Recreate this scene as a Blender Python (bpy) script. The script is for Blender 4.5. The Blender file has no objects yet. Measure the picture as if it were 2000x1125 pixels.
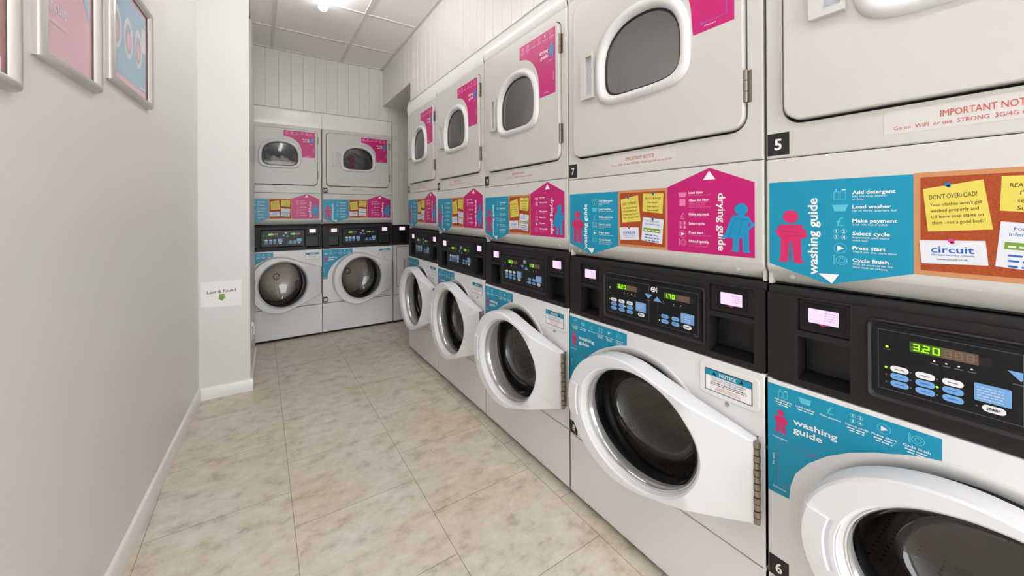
import bpy, bmesh, math, random
from mathutils import Vector, Matrix

S = bpy.context.scene
COL = S.collection

# ------------------------------------------------------------------ camera
F_PX, CX, CY, ROLL, YAW, CAM_H = 733.0, 975.0, 415.5, -0.005, 0.5663, 1.14
cam = bpy.data.cameras.new('camera')
cam_o = bpy.data.objects.new('camera', cam)
COL.objects.link(cam_o)
cam.sensor_fit = 'HORIZONTAL'
cam.sensor_width = 36.0
cam.lens = F_PX / 2000.0 * 36.0
cam.shift_x = (1000.0 - CX) / 2000.0
cam.shift_y = (CY - 562.5) / 2000.0
cam.clip_start = 0.01
fwd = Vector((math.sin(YAW), math.cos(YAW), 0))
rgt = Vector((math.cos(YAW), -math.sin(YAW), 0))
up = Vector((0, 0, 1))
cr, sr = math.cos(ROLL), math.sin(ROLL)
ax = rgt * cr + up * sr
ay = up * cr - rgt * sr
M = Matrix((ax, ay, -fwd)).transposed().to_4x4()
M.translation = (0, 0, CAM_H)
cam_o.matrix_world = M
S.camera = cam_o

# ------------------------------------------------------------------ world, exposure, lamp power
S.view_settings.view_transform = 'Standard'
S.view_settings.look = 'None'
S.view_settings.gamma = 1.0
S.view_settings.use_curve_mapping = False
S.view_settings.exposure = 0.44
TUBE_POWER = 13.0
w = bpy.data.worlds.new('world')
S.world = w
w.use_nodes = True
w.node_tree.nodes['Background'].inputs[0].default_value = (0.95, 0.98, 1.0, 1)
w.node_tree.nodes['Background'].inputs[1].default_value = 4.4


# ------------------------------------------------------------------ materials
def lin(c):
    c = c / 255.0
    return c / 12.92 if c <= 0.04045 else ((c + 0.055) / 1.055) ** 2.4


def rgb(r, g, b):
    return (lin(r), lin(g), lin(b), 1)


MATS = {}


def mat(name, col, rough=0.5, metal=0.0, spec=0.5, emit=None, estr=0.0, coat=0.0):
    m = bpy.data.materials.new(name)
    m.use_nodes = True
    b = m.node_tree.nodes['Principled BSDF']
    b.inputs['Base Color'].default_value = col
    b.inputs['Roughness'].default_value = rough
    b.inputs['Metallic'].default_value = metal
    b.inputs['Specular IOR Level'].default_value = spec
    b.inputs['Coat Weight'].default_value = coat
    if emit:
        b.inputs['Emission Color'].default_value = emit
        b.inputs['Emission Strength'].default_value = estr
    MATS[name] = m
    return m


def nodes(m):
    return m.node_tree.nodes, m.node_tree.links, m.node_tree.nodes['Principled BSDF']


def bump_noise(m, scale, strength, dist=0.001):
    N, L, b = nodes(m)
    tc = N.new('ShaderNodeTexCoord')
    n = N.new('ShaderNodeTexNoise')
    n.inputs['Scale'].default_value = scale
    bp = N.new('ShaderNodeBump')
    bp.inputs['Strength'].default_value = strength
    bp.inputs['Distance'].default_value = dist
    L.new(tc.outputs['Object'], n.inputs['Vector'])
    L.new(n.outputs['Fac'], bp.inputs['Height'])
    L.new(bp.outputs['Normal'], b.inputs['Normal'])


def speckle(m, ca, cb, scale=6.0, detail=4.0):
    N, L, b = nodes(m)
    tc = N.new('ShaderNodeTexCoord')
    n = N.new('ShaderNodeTexNoise')
    n.inputs['Scale'].default_value = scale
    n.inputs['Detail'].default_value = detail
    r = N.new('ShaderNodeValToRGB')
    r.color_ramp.elements[0].position = 0.35
    r.color_ramp.elements[0].color = ca
    r.color_ramp.elements[1].position = 0.65
    r.color_ramp.elements[1].color = cb
    L.new(tc.outputs['Object'], n.inputs['Vector'])
    L.new(n.outputs['Fac'], r.inputs['Fac'])
    L.new(r.outputs['Color'], b.inputs['Base Color'])


mat('enamel', rgb(232, 230, 226), 0.32)
speckle(MATS['enamel'], rgb(204, 202, 197), rgb(208, 206, 201), 2.0)
mat('enamel_lower', rgb(236, 235, 234), 0.3)
speckle(MATS['enamel_lower'], rgb(230, 229, 229), rgb(235, 234, 234), 2.0)
mat('door_white', rgb(232, 232, 235), 0.28)
mat('window_white', rgb(222, 221, 220), 0.3)
mat('lip_grey', rgb(214, 212, 209), 0.35)
mat('recess_grey', rgb(196, 198, 208), 0.4)  # bluish grey puts the shade of the handle slots into their colour
mat('dark_gap', rgb(34, 32, 31), 0.8)  # near-black colour standing in for shade in gaps and recesses
mat('black_plastic', rgb(30, 27, 28), 0.48, spec=0.35)
bump_noise(MATS['black_plastic'], 600, 0.15)
mat('black_tray', rgb(20, 18, 18), 0.42)
mat('overlay_black', rgb(24, 23, 25), 0.3, spec=0.25)
mat('overlay_line', rgb(110, 110, 118), 0.4)
mat('rubber', rgb(22, 21, 22), 0.35)
mat('hinge_metal', rgb(150, 140, 128), 0.38, 0.9)
mat('chrome', rgb(190, 190, 190), 0.2, 1.0)
mat('teal', rgb(0, 148, 184), 0.35)
mat('teal_line', rgb(96, 200, 222), 0.4)
mat('magenta', rgb(198, 18, 114), 0.35)
mat('magenta_line', rgb(236, 128, 184), 0.4)
mat('figure_pink', rgb(214, 38, 106), 0.4)
mat('figure_pink_dark', rgb(186, 28, 92), 0.4)
mat('figure_blue', rgb(16, 148, 200), 0.4)
mat('figure_blue_dark', rgb(10, 128, 180), 0.4)
mat('print_white', rgb(246, 246, 246), 0.4)
mat('print_black', rgb(26, 26, 26), 0.45)
mat('print_red', rgb(206, 82, 74), 0.45)
mat('print_blue', rgb(30, 100, 190), 0.4)
mat('print_green', rgb(122, 158, 52), 0.4)
mat('purple_line', rgb(134, 110, 170), 0.4)
mat('note_yellow', rgb(228, 210, 92), 0.55)
mat('card_white', rgb(226, 228, 238), 0.5)
mat('cork', rgb(188, 84, 30), 0.7)
speckle(MATS['cork'], rgb(156, 62, 18), rgb(178, 78, 28), 420.0)
mat('cork_frame', rgb(204, 142, 96), 0.5)
mat('button_blue', rgb(116, 170, 226), 0.4)
mat('button_white', rgb(240, 240, 244), 0.4)
mat('led_green', rgb(120, 220, 20), 0.4, emit=rgb(150, 240, 20), estr=1.0)
mat('led_glass', rgb(104, 84, 70), 0.3)
mat('led_glass_lit', rgb(70, 96, 30), 0.3)
mat('led_dim', rgb(134, 112, 96), 0.3)
mat('screen_lit', rgb(60, 50, 60), 0.3, emit=rgb(232, 206, 240), estr=0.9)
mat('screen_ink', rgb(60, 40, 60), 0.3, emit=rgb(190, 140, 200), estr=0.6)
mat('sticker_clear', rgb(216, 214, 210), 0.25)
mat('paper', rgb(250, 250, 250), 0.5)
mat('frame_silver', rgb(214, 210, 204), 0.3, 0.35)
mat('trim_white', rgb(238, 238, 234), 0.2)
mat('laundry', rgb(196, 184, 166), 0.9)
bump_noise(MATS['laundry'], 30, 0.6, 0.02)
mat('laundry_red', rgb(150, 34, 60), 0.9)
mat('bracket_grey', rgb(120, 118, 116), 0.4, 0.4)
mat('pin_blue', rgb(30, 120, 180), 0.3)
mat('pin_pink', rgb(220, 60, 150), 0.3)
mat('poster_pink', rgb(234, 192, 206), 0.22, spec=0.8)  # poster colours are paled so the cover glare sits in them
mat('poster_pink_light', rgb(230, 200, 208), 0.22, spec=0.8)
mat('poster_blue', rgb(168, 200, 222), 0.22, spec=0.8)
mat('poster_grey', rgb(190, 186, 196), 0.22, spec=0.8)
mat('poster_orange', rgb(206, 166, 150), 0.22, spec=0.8)
mat('poster_red', rgb(196, 140, 148), 0.22, spec=0.8)
mat('poster_white', rgb(226, 226, 234), 0.22, spec=0.8)

# steel drum with punched holes
m = mat('drum_steel', rgb(150, 142, 132), 0.4, 0.7)
N, L, b = nodes(m)
tc = N.new('ShaderNodeTexCoord')
vo = N.new('ShaderNodeTexVoronoi')
vo.inputs['Scale'].default_value = 52
vo.inputs['Randomness'].default_value = 0.0
rp = N.new('ShaderNodeValToRGB')
rp.color_ramp.elements[0].position = 0.16
rp.color_ramp.elements[0].color = (0.01, 0.01, 0.01, 1)
rp.color_ramp.elements[1].position = 0.2
rp.color_ramp.elements[1].color = rgb(152, 143, 132)
L.new(tc.outputs['Object'], vo.inputs['Vector'])
L.new(vo.outputs['Distance'], rp.inputs['Fac'])
L.new(rp.outputs['Color'], b.inputs['Base Color'])
mat('dryer_drum', rgb(240, 238, 232), 0.5, 0.0)


def glass_mat(name, tint, gloss, rough=0.02):
    m = bpy.data.materials.new(name)
    m.use_nodes = True
    N, L = m.node_tree.nodes, m.node_tree.links
    N.remove(N['Principled BSDF'])
    out = N['Material Output']
    t = N.new('ShaderNodeBsdfTransparent')
    t.inputs[0].default_value = tint
    g = N.new('ShaderNodeBsdfGlossy')
    g.inputs['Roughness'].default_value = rough
    fr = N.new('ShaderNodeFresnel')
    fr.inputs['IOR'].default_value = 1.45
    ad = N.new('ShaderNodeMath')
    ad.operation = 'ADD'
    ad.inputs[1].default_value = gloss
    mx = N.new('ShaderNodeMixShader')
    L.new(fr.outputs[0], ad.inputs[0])
    L.new(ad.outputs[0], mx.inputs[0])
    L.new(t.outputs[0], mx.inputs[1])
    L.new(g.outputs[0], mx.inputs[2])
    L.new(mx.outputs[0], out.inputs['Surface'])
    MATS[name] = m


glass_mat('bowl_glass', (0.86, 0.86, 0.85, 1), 0.05)
glass_mat('rim_glass', (0.80, 0.80, 0.79, 1), 0.22, 0.10)
glass_mat('dryer_glass', (0.80, 0.80, 0.79, 1), 0.015, 0.04)
glass_mat('dryer_glass_hazy', (0.86, 0.86, 0.85, 1), 0.19, 0.18)

# walls
mat('wall_paint', rgb(230, 228, 226), 0.36)
bump_noise(MATS['wall_paint'], 90, 0.06)
mat('boards', rgb(226, 224, 218), 0.3)
mat('ceiling_tile', rgb(250, 247, 245), 0.85)
bump_noise(MATS['ceiling_tile'], 220, 0.25)
mat('ceiling_bar', rgb(226, 221, 218), 0.5)
mat('tube_glow', rgb(255, 255, 255), 0.4, emit=(1.0, 0.995, 0.985, 1), estr=TUBE_POWER)

# floor : mottled stone-look vinyl tiles with fine joints
m = mat('floor_vinyl', rgb(196, 184, 168), 0.42)
N, L, b = nodes(m)
tc = N.new('ShaderNodeTexCoord')
mp = N.new('ShaderNodeMapping')
mp.inputs['Scale'].default_value = (1.25, 1.7, 1)
n1 = N.new('ShaderNodeTexNoise')
n1.inputs['Scale'].default_value = 8.5
n1.inputs['Detail'].default_value = 9
n1.inputs['Roughness'].default_value = 0.72
n2 = N.new('ShaderNodeTexNoise')
n2.inputs['Scale'].default_value = 1.7
n2.inputs['Detail'].default_value = 3
r1 = N.new('ShaderNodeValToRGB')
e = r1.color_ramp.elements
e[0].position = 0.30
e[0].color = rgb(180, 168, 152)
e[1].position = 0.66
e[1].color = rgb(236, 228, 216)
x = e.new(0.46)
x.color = rgb(219, 209, 194)
r2 = N.new('ShaderNodeValToRGB')
e = r2.color_ramp.elements
e[0].position = 0.42
e[0].color = (1, 1, 1, 1)
e[1].position = 0.75
e[1].color = rgb(246, 240, 222)
mu = N.new('ShaderNodeMixRGB')
mu.blend_type = 'MULTIPLY'
mu.inputs[0].default_value = 1.0
# joints
sep = N.new('ShaderNodeSeparateXYZ')
cmb = N.new('ShaderNodeCombineXYZ')
sx_ = N.new('ShaderNodeMath')
sx_.operation = 'SUBTRACT'
sx_.inputs[1].default_value = 0.10
sy_ = N.new('ShaderNodeMath')
sy_.operation = 'SUBTRACT'
sy_.inputs[1].default_value = 0.10
br = N.new('ShaderNodeTexBrick')
br.offset = 0.5
br.offset_frequency = 2
br.inputs['Scale'].default_value = 1.0
br.inputs['Mortar Size'].default_value = 0.0012
br.inputs['Mortar Smooth'].default_value = 0.3
br.inputs['Brick Width'].default_value = 0.415
br.inputs['Row Height'].default_value = 0.452
br.inputs['Color1'].default_value = (1, 1, 1, 1)
br.inputs['Color2'].default_value = (0.95, 0.95, 0.95, 1)
br.inputs['Mortar'].default_value = (0.36, 0.34, 0.31, 1)
L.new(tc.outputs['Object'], mp.inputs['Vector'])
L.new(mp.outputs['Vector'], n1.inputs['Vector'])
L.new(tc.outputs['Object'], n2.inputs['Vector'])
L.new(n1.outputs['Fac'], r1.inputs['Fac'])
L.new(n2.outputs['Fac'], r2.inputs['Fac'])
L.new(r1.outputs['Color'], mu.inputs[1])
L.new(r2.outputs['Color'], mu.inputs[2])
L.new(tc.outputs['Object'], sep.inputs[0])
L.new(sep.outputs['X'], sx_.inputs[0])
L.new(sep.outputs['Y'], sy_.inputs[0])
L.new(sy_.outputs[0], cmb.inputs['X'])
L.new(sx_.outputs[0], cmb.inputs['Y'])
L.new(cmb.outputs[0], br.inputs['Vector'])
mu2 = N.new('ShaderNodeMixRGB')
mu2.blend_type = 'MULTIPLY'
mu2.inputs[0].default_value = 1.0
L.new(mu.outputs[0], mu2.inputs[1])
L.new(br.outputs['Color'], mu2.inputs[2])
L.new(mu2.outputs[0], b.inputs['Base Color'])


# ------------------------------------------------------------------ mesh builder
# points are (u, d, z): u to the right along a front, d out of the front, z up
class MB:
    def __init__(self):
        self.v, self.f, self.m, self.names = [], [], [], []

    def mi(self, name):
        if name not in self.names:
            self.names.append(name)
        return self.names.index(name)

    def face(self, pts, mname):
        i = len(self.v)
        self.v += [tuple(p) for p in pts]
        self.f.append(tuple(range(i, i + len(pts))))
        self.m.append(self.mi(mname))

    def grid(self, loops, mname, close=True, flip=False):
        """loops: list of equal-length point lists, joined by quads"""
        i0 = len(self.v)
        n = len(loops[0])
        for lp in loops:
            self.v += [tuple(p) for p in lp]
        k = self.mi(mname)
        for a in range(len(loops) - 1):
            for j in range(n if close else n - 1):
                j2 = (j + 1) % n
                q = (i0 + a * n + j, i0 + a * n + j2, i0 + (a + 1) * n + j2, i0 + (a + 1) * n + j)
                self.f.append(q[::-1] if flip else q)
                self.m.append(k)

    def box(self, u0, u1, d0, d1, z0, z1, mname):
        i = len(self.v)
        self.v += [(u0, d0, z0), (u1, d0, z0), (u1, d1, z0), (u0, d1, z0),
                   (u0, d0, z1), (u1, d0, z1), (u1, d1, z1), (u0, d1, z1)]
        for q in ((0, 3, 2, 1), (4, 5, 6, 7), (0, 1, 5, 4), (1, 2, 6, 5), (2, 3, 7, 6), (3, 0, 4, 7)):
            self.f.append(tuple(i + a for a in q))
            self.m.append(self.mi(mname))

    def prism(self, out, d0, d1, mname, cap=True):
        """outline [(u,z)] extruded between d0 (back) and d1 (front)"""
        n = len(out)
        i = len(self.v)
        self.v += [(u, d0, z) for u, z in out] + [(u, d1, z) for u, z in out]
        k = self.mi(mname)
        for j in range(n):
            j2 = (j + 1) % n
            self.f.append((i + j, i + j2, i + n + j2, i + n + j))
            self.m.append(k)
        self.f.append(tuple(i + n + j for j in range(n)))
        self.m.append(k)
        self.f.append(tuple(i + j for j in reversed(range(n))))
        self.m.append(k)

    def flat(self, out, d, mname):
        self.face([(u, d, z) for u, z in out], mname)

    def rect(self, u0, u1, z0, z1, d, mname):
        self.flat([(u0, z0), (u1, z0), (u1, z1), (u0, z1)], d, mname)

    def disc(self, u, z, r, d, mname, n=20, rz=None):
        rz = rz or r
        self.flat([(u + r * math.cos(t * 2 * math.pi / n), z + rz * math.sin(t * 2 * math.pi / n)) for t in range(n)], d, mname)

    def line(self, u0, z0, u1, z1, wd, d, mname):
        L = math.hypot(u1 - u0, z1 - z0) or 1e-6
        a, b = -(z1 - z0) / L * wd / 2, (u1 - u0) / L * wd / 2
        self.flat([(u0 + a, z0 + b), (u0 - a, z0 - b), (u1 - a, z1 - b), (u1 + a, z1 + b)], d, mname)

    def outline(self, u0, u1, z0, z1, wd, d, mname):
        self.rect(u0, u1, z0, z0 + wd, d, mname)
        self.rect(u0, u1, z1 - wd, z1, d, mname)
        self.rect(u0, u0 + wd, z0 + wd, z1 - wd, d, mname)
        self.rect(u1 - wd, u1, z0 + wd, z1 - wd, d, mname)

    def ringflat(self, u, z, r0, r1, d, mname, n=24):
        A = [(math.cos(t * 2 * math.pi / n), math.sin(t * 2 * math.pi / n)) for t in range(n)]
        self.grid([[(u + r1 * c, d, z + r1 * s) for c, s in A], [(u + r0 * c, d, z + r0 * s) for c, s in A]], mname, flip=True)

    def lathe(self, cu, cz, prof, mname, n=64, cap=False, e=1.0):
        """prof: list of (r, d)"""
        A = [(math.cos(t * 2 * math.pi / n), math.sin(t * 2 * math.pi / n)) for t in range(n)]
        self.grid([[(cu + r * c, d, cz + r * s * e) for c, s in A] for r, d in prof], mname)
        if cap:
            r, d = prof[-1]
            self.face([(cu + r * c, d, cz + r * s) for c, s in A], mname)

    def plate(self, us, zs, holes, d0, d1, mname):
        """front plate at d1 with rectangular holes, hole walls and back to d0.
        us, zs: sorted breaks; holes: set of (i,j) cells"""
        for i in range(len(us) - 1):
            for j in range(len(zs) - 1):
                if (i, j) in holes:
                    continue
                self.rect(us[i], us[i + 1], zs[j], zs[j + 1], d1, mname)
                for (di, dj, p) in ((-1, 0, 'l'), (1, 0, 'r'), (0, -1, 'b'), (0, 1, 't')):
                    a, b = i + di, j + dj
                    out = a < 0 or b < 0 or a >= len(us) - 1 or b >= len(zs) - 1
                    if out or (a, b) in holes:
                        u0, u1, z0, z1 = us[i], us[i + 1], zs[j], zs[j + 1]
                        if p == 'l': q = [(u0, z0), (u0, z1)]
                        elif p == 'r': q = [(u1, z1), (u1, z0)]
                        elif p == 'b': q = [(u1, z0), (u0, z0)]
                        else: q = [(u0, z1), (u1, z1)]
                        (a0, b0), (a1, b1) = q
                        self.face([(a0, d0, b0), (a0, d1, b0), (a1, d1, b1), (a1, d0, b1)], mname)

    def text(self, s, u, z, h, d, mname, width=None, align='L', rot=0.0, bold=0.0, shear=0.0):
        vs, fs, (x0, x1) = text_poly(s, bold, shear)
        sc = h
        sx = sc
        if width:
            sx = width / max(1e-6, (x1 - x0))
        off = {'L': -x0, 'C': -(x0 + x1) / 2, 'R': -x1}[align]
        c, q = math.cos(rot), math.sin(rot)
        i = len(self.v)
        for x, y in vs:
            a, bb = (x + off) * sx, y * sc
            self.v.append((u + a * c - bb * q, d, z + a * q + bb * c))
        k = self.mi(mname)
        for t in fs:
            self.f.append(tuple(i + j for j in t))
            self.m.append(k)

    def scrib(self, u0, u1, z, h, d, mname, seed=0, rot=0.0):
        """a line of print too small to read: short dashes"""
        rnd = random.Random(seed * 131 + int(z * 9999))
        c, q = math.cos(rot), math.sin(rot)
        a = 0.0
        W = u1 - u0
        while a < W:
            l = min(rnd.uniform(1.5, 4.5) * h, W - a)
            P = [(a, 0), (a + l, 0), (a + l, h * 0.7), (a, h * 0.7)]
            self.flat([(u0 + x * c - y * q, z + x * q + y * c) for x, y in P], d, mname)
            a += l + h * 0.8

    def build(self, name, parent=None, xf=None, smooth=None, bevel=None, post=None):
        me = bpy.data.meshes.new(name)
        vs = self.v
        if post:
            vs = [post(p) for p in vs]
        if xf:
            vs = [xf(p) for p in vs]
        else:
            vs = [(p[0], -p[1], p[2]) for p in vs]
        me.from_pydata(vs, [], self.f)
        for n in self.names:
            me.materials.append(MATS[n])
        me.polygons.foreach_set('material_index', self.m)
        if smooth:
            bm = bmesh.new()
            bm.from_mesh(me)
            bmesh.ops.remove_doubles(bm, verts=bm.verts, dist=1e-5)
            bmesh.ops.recalc_face_normals(bm, faces=bm.faces)
            bm.to_mesh(me)
            bm.free()
            me.polygons.foreach_set('use_smooth', [True] * len(me.polygons))
            me.set_sharp_from_angle(angle=math.radians(smooth))
        me.update()
        o = bpy.data.objects.new(name, me)
        COL.objects.link(o)
        if parent:
            o.parent = parent
        if bevel:
            bv = o.modifiers.new('bevel', 'BEVEL')
            bv.width = bevel
            bv.segments = 2
            bv.limit_method = 'ANGLE'
            bv.angle_limit = math.radians(40)
        return o


_TX = {}


def text_poly(s, bold, shear):
    key = (s, bold, shear)
    if key in _TX:
        return _TX[key]
    cu = bpy.data.curves.new('t', 'FONT')
    cu.body = s
    cu.size = 1.4
    cu.offset = bold
    cu.shear = shear
    cu.resolution_u = 2
    cu.fill_mode = 'FRONT'
    o = bpy.data.objects.new('t', cu)
    COL.objects.link(o)
    dg = bpy.context.evaluated_depsgraph_get()
    ev = o.evaluated_get(dg)
    me = ev.to_mesh()
    vs = [(v.co.x, v.co.y) for v in me.vertices]
    fs = [tuple(p.vertices) for p in me.polygons]
    ev.to_mesh_clear()
    bpy.data.objects.remove(o)
    bpy.data.curves.remove(cu)
    xs = [v[0] for v in vs] or [0, 1]
    _TX[key] = (vs, fs, (min(xs), max(xs)))
    return _TX[key]


def tag(o, label=None, cat=None, group=None, kind=None):
    if label: o['label'] = label
    if cat: o['category'] = cat
    if group: o['group'] = group
    if kind: o['kind'] = kind
    return o


def empty(name, loc, rz=0.0):
    o = bpy.data.objects.new(name, None)
    o.empty_display_size = 0.1
    COL.objects.link(o)
    o.location = loc
    o.rotation_euler = (0, 0, rz)
    return o


def rrect(u0, u1, z0, z1, r, n=6):
    P = []
    for cu, cz, a0 in ((u1 - r, z1 - r, 0), (u0 + r, z1 - r, 90), (u0 + r, z0 + r, 180), (u1 - r, z0 + r, 270)):
        for k in range(n + 1):
            a = math.radians(a0 + 90 * k / n)
            P.append((cu + r * math.cos(a), cz + r * math.sin(a)))
    return P


def dense(P, step=0.02):
    out = []
    for i, a in enumerate(P):
        b = P[(i + 1) % len(P)]
        k = max(1, int(math.hypot(b[0] - a[0], b[1] - a[1]) / step))
        for j in range(k):
            out.append((a[0] + (b[0] - a[0]) * j / k, a[1] + (b[1] - a[1]) * j / k))
    return out


# ------------------------------------------------------------------ printed pieces (in machine coordinates)
D1, D2, D3 = 0.0004, 0.0008, 0.0012


def icon(mb, kind, u, z, s, d, ln, sol):
    """small line icons of the guides; (u,z) centre, s half size"""
    t = s * 0.12
    if kind == 0:      # bottles
        mb.outline(u - s * .9, u - s * .1, z - s, z + s * .5, t, d, ln)
        mb.outline(u, u + s * .9, z - s, z + s * .6, t, d, ln)
        mb.rect(u + s * .3, u + s * .8, z + s * .7, z + s * .85, d, sol)
        mb.rect(u - s * .7, u - s * .4, z + s * .5, z + s, d, ln)
    elif kind == 1:    # basket
        mb.flat([(u - s * 1.1, z + s * .5), (u - s * .8, z - s * .6), (u + s * .8, z - s * .6), (u + s * 1.1, z + s * .5)], d, ln)
        mb.line(u - s * 1.2, z + s * .55, u + s * 1.2, z + s * .55, t * 1.4, d, ln)
    elif kind == 2:    # pound sign
        mb.text('\u00a3', u, z - s * .8, s * 1.7, d, ln, align='C')
    elif kind == 3:    # keypad
        for k, (a, b) in enumerate(((-1, 1), (1, 1), (-1, -1), (1, -1))):
            mb.ringflat(u + a * s * .55, z + b * s * .55, s * .36, s * .46, d, ln, 14)
            mb.text('1234'[k], u + a * s * .55, z + b * s * .55 - s * .26, s * .55, d, sol, align='C', bold=0.02)
    elif kind == 4:    # play
        mb.ringflat(u, z, s * .85, s * .95, d, ln, 24)
        mb.flat([(u - s * .4, z - s * .5), (u + s * .6, z), (u - s * .4, z + s * .5)], d, sol)
    elif kind == 5:    # drum
        mb.ringflat(u + s * .2, z, s * .72, s * .84, d, ln, 24)
        mb.ringflat(u + s * .2, z, s * .38, s * .48, d, ln, 20)
        mb.outline(u - s, u - s * .7, z - s * .8, z + s * .9, t, d, ln)
    elif kind == 6:    # lint filter
        mb.rect(u - s * .8, u + s * .8, z - s * .9, z + s * .9, d, ln)


def fig_pink(mb, u, z0, h, d):
    """standing figure with folded arms"""
    k = h
    lay = [d]

    def nx(e=0):
        lay[0] += 4e-5
        return lay[0]
    for sgn in (-1, 1):
        mb.flat([(u + sgn * .02 * k, z0 + .42 * k), (u + sgn * .16 * k, z0 + .42 * k), (u + sgn * .17 * k, z0 + .03 * k),
                 (u + sgn * .05 * k, z0 + .03 * k)][::sgn], nx(), 'figure_pink')
        mb.disc(u + sgn * .12 * k, z0 + .035 * k, .085 * k, nx(), 'figure_pink', 12, .035 * k)
    mb.flat([(u - .15 * k, z0 + .40 * k), (u + .15 * k, z0 + .40 * k), (u + .19 * k, z0 + .72 * k), (u - .19 * k, z0 + .72 * k)], nx(), 'figure_pink')
    mb.disc(u, z0 + .59 * k, .25 * k, nx(), 'figure_pink', 18, .10 * k)
    mb.disc(u + .02 * k, z0 + .52 * k, .24 * k, nx(), 'figure_pink', 18, .075 * k)
    mb.disc(u, z0 + .87 * k, .125 * k, nx(), 'figure_pink', 20)
    mb.line(u - .18 * k, z0 + .49 * k, u + .19 * k, z0 + .52 * k, .012 * k, nx(), 'figure_pink_dark')
    mb.line(u - .16 * k, z0 + .60 * k, u + .14 * k, z0 + .57 * k, .012 * k, nx(), 'figure_pink_dark')
    mb.line(u, z0 + .05 * k, u, z0 + .38 * k, .014 * k, nx(), 'figure_pink_dark')


def fig_blue(mb, u, z0, h, d):
    """standing figure in a cape, hand on hip"""
    k = h
    lay = [d]

    def nx(e=0):
        lay[0] += 4e-5
        return lay[0]
    for sgn in (-1, 1):
        mb.flat([(u + .02 * k + sgn * .02 * k, z0 + .40 * k), (u + .02 * k + sgn * .15 * k, z0 + .40 * k), (u + .02 * k + sgn * .15 * k, z0 + .03 * k),
                 (u + .02 * k + sgn * .04 * k, z0 + .03 * k)][::sgn], nx(), 'figure_blue')
        mb.disc(u + .02 * k + sgn * .10 * k, z0 + .03 * k, .075 * k, nx(), 'figure_blue', 12, .03 * k)
    mb.flat([(u - .10 * k, z0 + .34 * k), (u + .17 * k, z0 + .34 * k), (u + .16 * k, z0 + .74 * k), (u - .10 * k, z0 + .74 * k)], nx(), 'figure_blue')
    mb.flat([(u + .10 * k, z0 + .75 * k), (u - .13 * k, z0 + .75 * k), (u - .20 * k, z0 + .60 * k), (u - .27 * k, z0 + .40 * k), (u - .37 * k, z0 + .26 * k),
             (u - .20 * k, z0 + .29 * k), (u - .06 * k, z0 + .25 * k), (u + .04 * k, z0 + .30 * k)], nx(), 'figure_blue')
    mb.flat([(u + .10 * k, z0 + .74 * k), (u + .16 * k, z0 + .73 * k), (u + .28 * k, z0 + .55 * k), (u + .16 * k, z0 + .44 * k), (u + .13 * k, z0 + .48 * k), (u + .21 * k, z0 + .56 * k), (u + .13 * k, z0 + .66 * k)], nx(), 'figure_blue')
    mb.line(u + .06 * k, z0 + .68 * k, u - .02 * k, z0 + .32 * k, .014 * k, nx(), 'figure_blue_dark')
    mb.disc(u + .03 * k, z0 + .87 * k, .125 * k, nx(), 'figure_blue', 20)
    mb.line(u - .10 * k, z0 + .66 * k, u - .22 * k, z0 + .30 * k, .016 * k, nx(), 'figure_blue_dark')
    mb.line(u - .06 * k, z0 + .68 * k, u + .16 * k, z0 + .66 * k, .016 * k, nx(), 'figure_blue_dark')


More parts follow.
